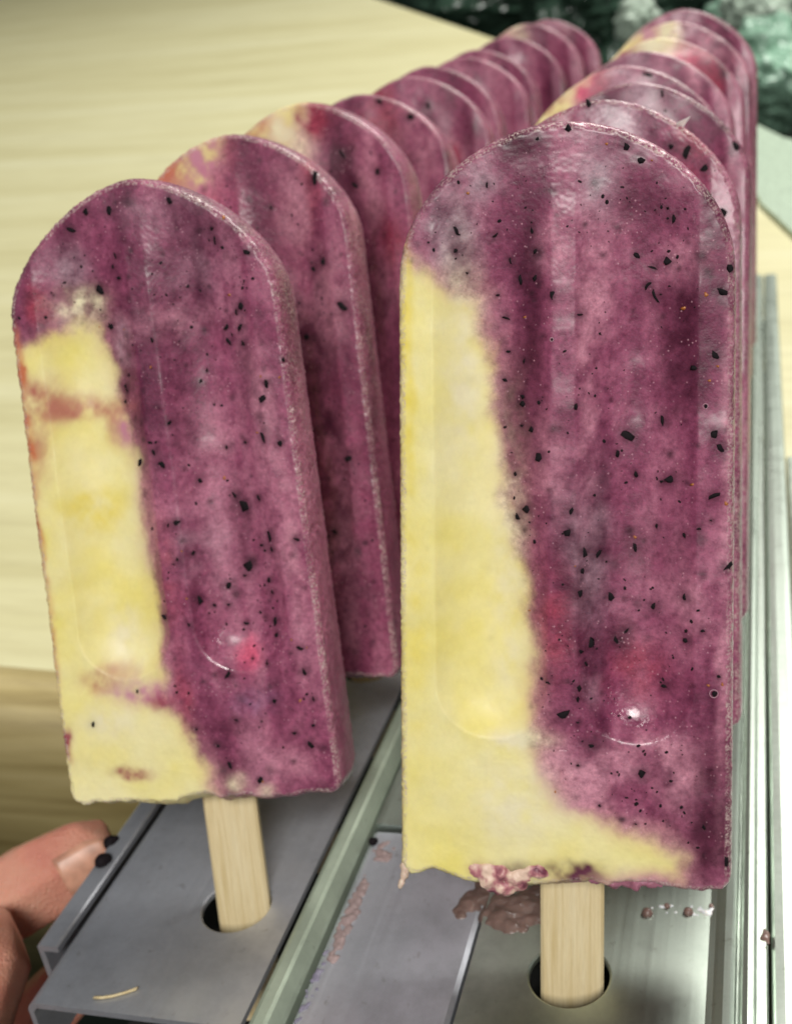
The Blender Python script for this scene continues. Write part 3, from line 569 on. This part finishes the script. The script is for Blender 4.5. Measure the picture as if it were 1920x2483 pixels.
GL = 'ice pops in the left row'; GR = 'ice pops in the right row'
def hit(place, sx, sh_): return sx, sh_
rt_r, face_r = make_pop('ice_pop', POPS_R[0], 3, dict(H=.1128, ZG=.0201, ex=1.85, soft=1.7, poly=POLY_R, splat=SPL_R, seeds=SEED_R + SEED_R2, amber=AMB_R, specks=420,
    wet=[(5.6, 31, 2.8, 7), (7.0, 26.0, 4, 2.5), (4.8, 40, 2.2, 7), (13, 24.5, 4, 1.5)], stick=.0013), True)
tag(rt_r, 'large purple and yellow ice pop at the front of the right row', 'ice pop', GR)
rt_l, face_l = make_pop('ice_pop', POPS_L[0], 11, dict(H=.1074, ZG=.0240, ex=1.62, soft=1.4, poly=POLY_L, splat=SPL_L, seeds=SEED_L + SEED_L2, amber=AMB_L, specks=380,
    wet=[(6.5, 22.5, 2.5, 2.5), (5, 28, 1.5, 4)], stick=.0012), True)
tag(rt_l, 'purple and yellow ice pop at the front of the left row', 'ice pop', GL)

def generic(seed, top, bx, extra=(), xt=-40):
    r = random.Random(seed)
    po = [(-30, 122), (xt, 122), (xt - 1, 108), (min(xt, bx) - 2, top), (bx - 2, top - 6)]
    hcur = top - 14
    while hcur > 12: po.append((bx + r.uniform(-3, 3) + (70 - hcur) * .06, hcur)); hcur -= 12
    po += [(bx + 9, 6), (bx + 16, -6), (-30, -6)]
    sp = [(r.uniform(-20, 20), r.uniform(10, 105), r.uniform(1.5, 4), r.uniform(3, 9), r.choice('gddppr'), r.uniform(.25, .6)) for _ in range(22)]
    return dict(poly=po, splat=sp + list(extra), specks=140, soft=1.6)
OL = ['second', 'third', 'fourth', 'fifth', 'sixth', 'seventh', 'eighth', 'ninth', 'tenth', 'last']
LX = ['pink and orange shoulder', 'yellow and pink marbled top', 'dark purple top', 'yellow left shoulder', 'plain purple top', 'plain purple top', 'plain purple top', 'plain purple top', 'pale pink patch on top', 'blurred purple top']
specL = [
    generic(1, 100, -3, [(-8, 108, 7, 4, 'r', .5), (-14, 103, 5, 5, 'o', .75), (-5, 104, 3, 8, 'p', .8), (-11, 97, 4, 5, 'p', .5), (-3, 94, 4, 7, 'k', .35), (8, 55, 12, 30, 'd', .6), (8, 20, 12, 30, 'd', .5)], 1),  # two big dark splats paint the shade cast by the pop in front
    generic(2, 100, -3, [(-10, 108, 5, 3, 'o', .7), (-13, 102, 2, 6, 'r', .5), (-3, 100, 4, 9, 'w', .9), (-1, 90, 5, 8, 'p', .85), (4, 108, 4, 4, 'r', .8), (9, 92, 3, 14, 'd', .9), (11, 70, 6, 16, 'd', .7)], 3),
    generic(3, 84, -14, [(2, 97, 3.5, 8, 'r', .5), (9, 88, 4, 10, 'd', .8), (-8, 104, 6, 6, 'd', .3)], -22),
    generic(4, 96, -10, [(-8, 106, 3, 5, 'r', .8), (5, 90, 3, 8, 'd', .7)], -8),
    generic(5, 84, -15), generic(6, 84, -15), generic(7, 84, -15), generic(8, 84, -15, [], -14), generic(9, 94, -10, [(-4, 107, 4, 8, 'w', .8), (-7, 104, 4, 5, 'p', .7)], -4), generic(10, 84, -15)]
RX = ['dark purple', 'grey-purple streaked', 'pink and yellow shouldered', 'dark purple arched', 'pink, white and yellow marbled', 'pink and yellow shouldered', 'blurred purple']
RO = ['second', 'third', 'fourth', 'fifth', 'sixth', 'seventh', 'last']
specR = [
    generic(21, 102, -9, [(3, 106, 4, 5, 'g', .6)], -14),
    generic(22, 103, -9, [(2, 106, 3, 6, 'g', .7), (-4, 107, 3, 4, 'd', .6)], -12),
    generic(23, 104, -8, [(-8, 107, 5, 4, 'k', .6), (-5, 106, 2, 5, 'r', .5), (0, 107, 4, 4, 'g', .6)], -4),
    generic(24, 103, -9, [(-2, 107, 5, 4, 'g', .5)], -11),
    generic(25, 104, -2, [(-2, 106, 7, 6, 'w', .9), (-9, 106, 3, 4, 'r', .8), (8, 101, 5, 6, 'k', .7), (13, 94, 4, 8, 'r', .8)], 6),
    generic(26, 104, -4, [(-5, 107, 5, 5, 'p', .8), (-1, 107, 3, 5, 'w', .8)], 2),
    generic(27, 100, -12, [(-8, 105, 4, 4, 'p', .5)], -12)]
pops_l = []
for k, (pl_, sp_) in enumerate(zip(POPS_L[1:], specL)):
    if k == 0:
        sp_['seeds'] = [(18, 84, 2.4, 80), (15.5, 83, 1.6, 20), (21, 75, 2.0, 50), (18, 100, 2.2, 100), (21, 97, 1.4, 40), (12, 70, 1.4, 40), (19, 45, 1.6, 110), (14, 30, 1.5, 30), (8, 96, 1.2, 60)]
        sp_['specks'] = 260
    if k == 1: sp_['seeds'] = [(9, 99, 2.0, 60), (17, 94, 2.0, 120), (11, 92, 1.6, 40), (10, 86, 1.8, 70)]
    if k == 2: sp_['seeds'] = [(6, 108, 2.0, 20), (14, 103, 2.2, 30), (-2, 101, 1.2, 0)]
    if k == 3: sp_['seeds'] = [(6, 102, 2.4, 80)]
    r_, f_ = make_pop('ice_pop', pl_, 40 + k, sp_, k == 0)
    tag(r_, f'{OL[k]} ice pop from the front in the left row, {LX[k]}', 'ice pop', GL)
    pops_l.append((r_, f_))
pops_r = []
for k, (pl_, sp_) in enumerate(zip(POPS_R[1:], specR)):
    if k == 0: sp_['seeds'] = [(15, 101, 2.2, 120), (18, 98, 1.8, 130), (12, 102, 1.0, 0), (20, 102, 1.4, 40), (-2, 110, 1.8, 80), (21, 90, 1.6, 80)]; sp_['specks'] = 260
    if k == 1: sp_['seeds'] = [(14, 105, 2.0, 30), (6, 108, 1.6, 80), (21, 96, 2.4, 70), (19, 100, 1.6, 120)]
    if k == 2: sp_['seeds'] = [(6, 108, 2.4, 20)]
    r_, f_ = make_pop('ice_pop', pl_, 70 + k, sp_, k == 0)
    tag(r_, f'{RX[k]} ice pop, {RO[k]} from the front in the right row', 'ice pop', GR)
    pops_r.append((r_, f_))

# ------------------------------------------------------------------ small frozen bits on the front pops
def lump(name, pts, mat, parent=None, voxel=.0003, seed=0, rough=.0003):
    """a lumpy blob grown from (x, y, z, r) balls, one continuous surface"""
    bm = bmesh.new()
    for (x, y, z, r) in pts:
        bmesh.ops.create_icosphere(bm, subdivisions=1 if len(pts) > 300 else 2, radius=r, matrix=Matrix.Translation((x, y, z)))
    me = bpy.data.meshes.new(name); bm.to_mesh(me); bm.free()
    o = bpy.data.objects.new(name, me); C.objects.link(o)
    md = o.modifiers.new('r', 'REMESH'); md.mode = 'VOXEL'; md.voxel_size = voxel
    ms = o.modifiers.new('s', 'SMOOTH'); ms.iterations = 3 if name != 'torn_edge' else 6
    dg = bpy.context.evaluated_depsgraph_get(); m2 = bpy.data.meshes.new_from_object(o.evaluated_get(dg))
    o.modifiers.clear(); o.data = m2; bpy.data.meshes.remove(me)
    n = len(m2.vertices); co = np.zeros(n * 3, np.float32); m2.vertices.foreach_get('co', co); co = co.reshape(-1, 3).astype(float)
    no = np.zeros(n * 3, np.float32); m2.vertices.foreach_get('normal', no); no = no.reshape(-1, 3)
    co = co + no * ((fbm(co, 900, seed) - .5) * 2 * rough)[:, None]
    m2.vertices.foreach_set('co', co.astype(np.float32).ravel()); m2.update()
    m2.polygons.foreach_set('use_smooth', [True] * len(m2.polygons))
    m2.materials.clear(); m2.materials.append(mat); m2.name = name
    if parent is not None: o.parent = parent
    return o
M_DRIP = plain('frozen_drip', (.80, .58, .46), .45, sss=.3, bump=(900, .4, .0003))
def chunk_material():
    m, nt, bb = new_mat('frozen_chunk'); L = nt.links.new
    tc = N(nt, 'ShaderNodeTexCoord'); n = N(nt, 'ShaderNodeTexNoise', i_Scale=330.0, i_Detail=4.0); L(tc.outputs['Object'], n.inputs['Vector'])
    L(ramp(nt, n.outputs[0], [(.36, (.16, .03, .06)), (.46, (.50, .20, .22)), (.56, (.80, .58, .46))]), bb.inputs['Base Color'])
    bb.inputs['Roughness'].default_value = .45
    bp = N(nt, 'ShaderNodeBump'); bp.inputs['Strength'].default_value = .5; bp.inputs['Distance'].default_value = .0004
    n2 = N(nt, 'ShaderNodeTexNoise', i_Scale=1100.0, i_Detail=3.0); L(tc.outputs['Object'], n2.inputs['Vector'])
    L(n2.outputs[0], bp.inputs['Height']); L(bp.outputs[0], bb.inputs['Normal']); return m
M_CHUNK = chunk_material()
f = -.0105; b = .0203
lump('drip', [(-.0243, f + .001, b + .0006, .0011), (-.0246, f + .0006, b - .0006, .0008), (-.0250, f + .0002, b - .0017, .0006), (-.0252, f, b - .0022, .0005)], M_DRIP, rt_r, .00025, 3, .0002)
rt_ = random.Random(8)
tb = []
for k in range(70):
    q = rt_.random(); x = -.0135 + .0105 * q; hang = .0046 * math.sin(min(1, q * 1.25) * math.pi) ** .8
    tb.append((x + rt_.uniform(-.0004, .0004), f + .0012 + rt_.uniform(-.0006, .001), b + .0014 - hang * .8 * rt_.random(), rt_.uniform(.0010, .0017)))
lump('torn_edge', tb, M_CHUNK, rt_r, .00025, 5, .0004)
tb = []
for k in range(60):
    q = rt_.random(); x = -.004 + .0245 * q; hang = .0014 * math.sin(q * math.pi)
    tb.append((x, f + .0012 + rt_.uniform(0, .001), b + .0008 - hang * rt_.random(), rt_.uniform(.0006, .0010)))
lump('torn_edge', tb, plain('frozen_edge_purple', (.36, .13, .19), .5, sss=.2, bump=(900, .5, .0004)), rt_r, .00025, 6, .0006)
# ice shard on the second pop of the right row
r_, f_ = pops_r[0]; c = f_(13.6, 105.3, 0)
vs = [c + Vector(v) for v in ((-.0012, .0006, -.0004), (-.0006, -.0004, .0004), (.0018, .0004, .0016), (.0004, .0014, -.0004), (.0009, .0009, .0004))]
mesh_obj('ice_shard', vs, [(0, 1, 2), (0, 3, 1), (3, 4, 1), (1, 4, 2), (0, 2, 4), (0, 4, 3)], M_ICE, r_, smooth=False)
# pale rings of burst bubbles
M_RIM = plain('bubble_rim', (.50, .28, .34), .35)
def ring(parent, c, r, tr=.00006):
    vs = []; fs = []; n, m = 18, 6
    for i in range(n):
        a = 2 * math.pi * i / n
        for j in range(m):
            q = 2 * math.pi * j / m; rr = r + tr * math.cos(q)
            vs.append(c + Vector((rr * math.cos(a), tr * math.sin(q), rr * math.sin(a))))
    for i in range(n):
        for j in range(m):
            fs.append((i * m + j, ((i + 1) % n) * m + j, ((i + 1) % n) * m + (j + 1) % m, i * m + (j + 1) % m))
    mesh_obj('bubble_rim', vs, fs, M_RIM, parent)
    s = bpy.data.objects.new('bubble_hole', SEED_MESH[0]); link(s, parent)
    s.matrix_local = Matrix.Translation(c) @ Matrix.Diagonal((r * .85, .0002, r * .85, 1))
for (xm, hm, r) in ((-1.6, 82.4, .00026), (20.0, 72.6, .00036), (21.9, 30.6, .0006)): ring(rt_r, face_r(xm, hm, -.00005), r)

# ------------------------------------------------------------------ spills and scraps on the metal
M_SPILL = plain('brown_puree', (.21, .135, .115), .28, sss=.2, trans=.15, bump=(420, .3, .0005))
M_PINK = plain('pink_puree', (.34, .25, .245), .5, bump=(800, .6, .0004))
M_LILAC = plain('lilac_residue', (.24, .22, .30), .5, bump=(900, .6, .0003))
rs_ = random.Random(3)
def spill(name, cx, cy, rx, ry, n, r0, z, mat, seed, label, cat, group=None, ang=0):
    rr = random.Random(seed); pts = []
    for _ in range(n):
        a = rr.uniform(0, 6.283); q = math.sqrt(rr.random()); px, py = rx * q * math.cos(a), ry * q * math.sin(a)
        r = r0 * rr.uniform(.5, 1.3) * (1.15 - .6 * q)
        pts.append((cx + px * math.cos(ang) - py * math.sin(ang), cy + px * math.sin(ang) + py * math.cos(ang), z - r * (.68 if name == 'puree_spill' else .35), r))
    o = lump(name, pts, mat, None, .00035, seed, .0004)
    tag(o, label, cat, group); return o
spill('puree_spill', -.0122, .0140, .0046, .0066, 45, .0032, 0, M_SPILL, 11, 'brown frozen puree spilled on the rail under the front right pop', 'spill', ang=-.3)
spill('puree_spill', -.0205, .0165, .0014, .0070, 36, .0024, -.0008, M_SPILL, 12, 'translucent brown drip running down the seam beside the right pop', 'spill', ang=-.35)
spill('puree_smear', -.0418, .0095, .0014, .012, 70, .0010, -.0008, M_PINK, 13, 'pink puree smear on the spacer plate along the rounded bead', 'smear')
spill('puree_smear', -.0432, -.008, .0011, .010, 46, .0006, -.0008, M_LILAC, 14, 'lilac residue line along the lower edge of the bead', 'smear')
spill('puree_smear', -.0405, .0270, .0022, .0035, 22, .0008, -.0008, M_PINK, 15, 'small pink residue by the black dot near the seam', 'smear')
spill('puree_smear', .0175, .0175, .0062, .0014, 26, .0007, 0, M_ICE, 16, 'frosty white residue under the right corner of the front right pop', 'smear')
for k, (x, y, r) in enumerate(((.0108, .0158, .0010), (.0140, .0178, .0006), (.0176, .0168, .0009), (.0213, .0186, .0005))):
    o = lump('juice_bead', [(x, y, .0002, r), (x + r * .3, y, .0001, r * .8)], M_SPILL, None, .0002, 30 + k, .0001)
    tag(o, ['largest brown juice bead, leftmost in the frost under the right pop', 'small brown juice bead second from left in the white frost', 'round brown juice bead third from left in the white frost', 'tiny juice bead nearest the raised edge'][k], 'droplet', 'juice beads in the frost')
spill('grime_spot', .0301, .0115, .0007, .0022, 16, .0006, .0010, M_SPILL, 17, 'dark grime lump in the groove of the raised edge', 'grime')
for k, (x, y, z, r) in enumerate(((-.0990, .0241, -.0004, .0016), (-.0972, .0178, .0004, .0016))):
    o = lump('berry_bit', [(x, y, z, r), (x + .0006, y + .0006, z, r * .8), (x - .0003, y + .0008, z - .0003, r * .8)], M_SEED, None, .0002, 40 + k, .0002)
    tag(o, ['black berry bit on the rail lip by the fingernail', 'round black berry bit on the rail lip, nearer the camera'][k], 'berry bit', 'black berry bits on the lip')
o = lump('berry_bit', [(-.0433, .0297, -.0004, .0009), (-.0429, .0300, -.0004, .0007)], M_SEED, None, .0002, 44, .0001)
tag(o, 'small black bit on the spacer plate just before the seam', 'berry bit')
# pale splinter on the left plate
vs = []; fs = []
path = [(-.0806, -.0148), (-.0790, -.0146), (-.0772, -.0140), (-.0755, -.0131), (-.0737, -.0119)]
for i, (x, y) in enumerate(path):
    for q in range(5):
        a = 2 * math.pi * q / 5; vs.append((x + .0001 * math.cos(a), y + .00032 * math.cos(a) * (1.5 if i == 4 else 1), .0003 + .00028 * math.sin(a)))
for i in range(4):
    for q in range(5): fs.append((i * 5 + q, i * 5 + (q + 1) % 5, i * 5 + 5 + (q + 1) % 5, i * 5 + 5 + q))
fs += [(4, 3, 2, 1, 0), tuple(20 + q for q in range(5))]
tag(mesh_obj('wood_splinter', vs, fs, M_STICK, None), 'thin pale wood splinter lying near the front end of the left rail', 'splinter')

# ------------------------------------------------------------------ hand holding the left rail
def skin_material():
    m, nt, b = new_mat('skin'); L = nt.links.new
    tc = N(nt, 'ShaderNodeTexCoord')
    n = N(nt, 'ShaderNodeTexNoise', i_Scale=70.0, i_Detail=4.0); L(tc.outputs['Object'], n.inputs['Vector'])
    c = ramp(nt, n.outputs[0], [(0.3, (.55, .17, .13)), (0.5, (.64, .27, .19)), (0.7, (.66, .34, .24))])
    L(c, b.inputs['Base Color'])
    b.inputs['Subsurface Weight'].default_value = .3; b.inputs['Subsurface Radius'].default_value = (1, .35, .2); b.inputs['Subsurface Scale'].default_value = .004
    b.inputs['Roughness'].default_value = .5
    mp = N(nt, 'ShaderNodeMapping'); mp.inputs['Scale'].default_value = (500, 900, 900); L(tc.outputs['Object'], mp.inputs['Vector'])
    n2 = N(nt, 'ShaderNodeTexNoise', i_Scale=1.0, i_Detail=5.0, i_Roughness=.7); L(mp.outputs[0], n2.inputs['Vector'])
    v = N(nt, 'ShaderNodeTexVoronoi', feature='DISTANCE_TO_EDGE', i_Scale=1100.0); L(tc.outputs['Object'], v.inputs['Vector'])
    ad = N(nt, 'ShaderNodeMath', operation='ADD'); L(n2.outputs[0], ad.inputs[0]); L(v.outputs['Distance'], ad.inputs[1])
    bp = N(nt, 'ShaderNodeBump'); bp.inputs['Strength'].default_value = .6; bp.inputs['Distance'].default_value = .0007
    L(ad.outputs[0], bp.inputs['Height']); L(bp.outputs[0], b.inputs['Normal'])
    return m
M_SKIN = skin_material()
balls = []
def chain(pts, step=.0022):
    for (a, ra), (b_, rb) in zip(pts, pts[1:]):
        a = Vector(a); b_ = Vector(b_); n = max(1, int((b_ - a).length / step))
        for i in range(n + 1):
            t_ = i / n; p = a.lerp(b_, t_); balls.append((p.x, p.y, p.z, ra + (rb - ra) * t_))
HAND = dict(
    index=[((-.172, -.045, -.040), .0105), ((-.150, -.006, -.024), .0098), ((-.1245, .0125, -.0105), .0100), ((-.1172, .0190, -.0085), .0102), ((-.1090, .0265, -.0065), .0088)],
    thumb=[((-.150, -.085, -.048), .0135), ((-.112, -.046, -.014), .0105), ((-.1045, -.0245, -.0065), .0094), ((-.1060, -.0185, -.0050), .0086), ((-.1095, -.0080, -.0035), .0094), ((-.1150, -.0005, -.0055), .0078)],
    middle=[((-.180, -.050, -.052), .0105), ((-.150, -.012, -.050), .0096), ((-.124, .004, -.040), .0086), ((-.1090, .0100, -.0270), .0076)],
    ring=[((-.185, -.062, -.064), .0100), ((-.156, -.026, -.066), .0092), ((-.128, -.012, -.056), .0082), ((-.1100, -.0080, -.0420), .0072)],
    pinky=[((-.186, -.076, -.074), .0090), ((-.162, -.046, -.078), .0080), ((-.138, -.034, -.070), .0070), ((-.122, -.030, -.060), .0062)],
    palm=[((-.175, -.050, -.046), .0150), ((-.190, -.085, -.062), .0200), ((-.205, -.120, -.075), .0230), ((-.235, -.180, -.095), .0260), ((-.30, -.29, -.13), .0300)],
    web=[((-.150, -.085, -.048), .0135), ((-.185, -.100, -.062), .0180)],
    heel=[((-.186, -.076, -.074), .012), ((-.210, -.125, -.085), .020)])
for k in HAND: chain(HAND[k])
hand = lump('hand', balls, M_SKIN, None, .0011, 51, .00015)
tag(hand, 'bare fingers gripping the near left edge of the steel rail', 'hand')
# fingernail of the index finger
def nail(tip, back, up, w_, l_, r):
    ax = (Vector(tip) - Vector(back)).normalized(); up = (Vector(up) - ax * Vector(up).dot(ax)).normalized(); sd = ax.cross(up)
    vs = []; fs = []; nu, nv = 12, 9
    for lay in (0, .0006):
        for i in range(nu):
            u = i / (nu - 1)
            for j in range(nv):
                v = -1 + 2 * j / (nv - 1); wid = 1 - .25 * max(0, u - .7) / .3 * abs(v)
                a = v * w_ * wid
                vs.append(Vector(tip) + ax * ((u - .62) * l_) + (up * math.cos(a) + sd * math.sin(a)) * (r + .0002 - lay - .0006 * max(0, u - .6)))
    K = nu * nv
    for i in range(nu - 1):
        for j in range(nv - 1):
            a = i * nv + j; fs.append((a, a + 1, a + nv + 1, a + nv)); fs.append((K + a, K + a + nv, K + a + nv + 1, K + a + 1))
    edge = [j for j in range(nv)] + [i * nv + nv - 1 for i in range(1, nu)] + [(nu - 1) * nv + j for j in range(nv - 2, -1, -1)] + [i * nv for i in range(nu - 2, 0, -1)]
    for a, b_ in zip(edge, edge[1:] + edge[:1]): fs.append((a, a + K, b_ + K, b_))
    return mesh_obj('fingernail', vs, fs, plain('nail', (.62, .32, .22), .4, sss=.2, bump=(300, .05, .0002)), hand)
nail((-.1078, .0275, -.0062), (-.1172, .0190, -.0085), (.90, -.30, .30), .62, .0105, .0087)

# ------------------------------------------------------------------ things beyond the table
def crumple(name, loc, size, seed, mat, label, cat, res=64, amp=.4):
    bm = bmesh.new(); bmesh.ops.create_icosphere(bm, subdivisions=5, radius=1)
    co = np.array([v.co[:] for v in bm.verts])
    d = 1 + (fbm(co, 1.3, seed, 3) - .5) * amp * 2 + (np.abs(fbm(co, 3.2, seed + 4, 4) - .5)) * amp * 1.6
    co = co * d[:, None] * np.array(size)
    for v, c_ in zip(bm.verts, co): v.co = c_
    me = bpy.data.meshes.new(name); bm.to_mesh(me); bm.free(); me.materials.append(mat)
    o = bpy.data.objects.new(name, me); link(o); o.location = loc; tag(o, label, cat); return o
M_BAG = plain('teal_film', (.25, .42, .31), .3, bump=(20, .3, .01))
M_BAG2 = plain('dark_green_film', (.030, .060, .040), .16, bump=(18, .8, .03))
M_BAG3 = plain('pale_film', (.46, .56, .46), .25, bump=(20, .3, .01))
crumple('plastic_bag', (-0.423, 2.136, 0.162), (0.2, 0.14, 0.1), 61, M_BAG2, 'dark green crumpled plastic bag beyond the table, behind the left row', 'bag', amp=0.4)
crumple('plastic_bag', (-0.201, 1.948, 0.083), (0.13, 0.12, 0.12), 62, M_BAG2, 'dark green crumpled bag between the ends of the two rows', 'bag', amp=0.4)
crumple('plastic_wrap', (-0.124, 1.568, 0.078), (0.028, 0.02, 0.03), 63, M_BAG3, 'small pale green scrap of wrap left of the last right pop', 'wrap', amp=0.4)
crumple('plastic_wrap', (0.038, 1.358, 0.0), (0.062, 0.06, 0.06), 64, M_BAG, 'pale teal crumpled plastic wrap right of the rear pops', 'wrap', amp=0.4)
crumple('plastic_wrap', (0.03, 1.782, 0.045), (0.06, 0.045, 0.05), 65, M_BAG3, 'pale green shiny wrap in the top right corner', 'wrap', amp=0.4)
crumple('plastic_wrap', (-0.053, 2.33, 0.042), (0.09, 0.07, 0.06), 66, M_BAG, 'grey green wrap behind the last right pop', 'wrap', amp=0.4)
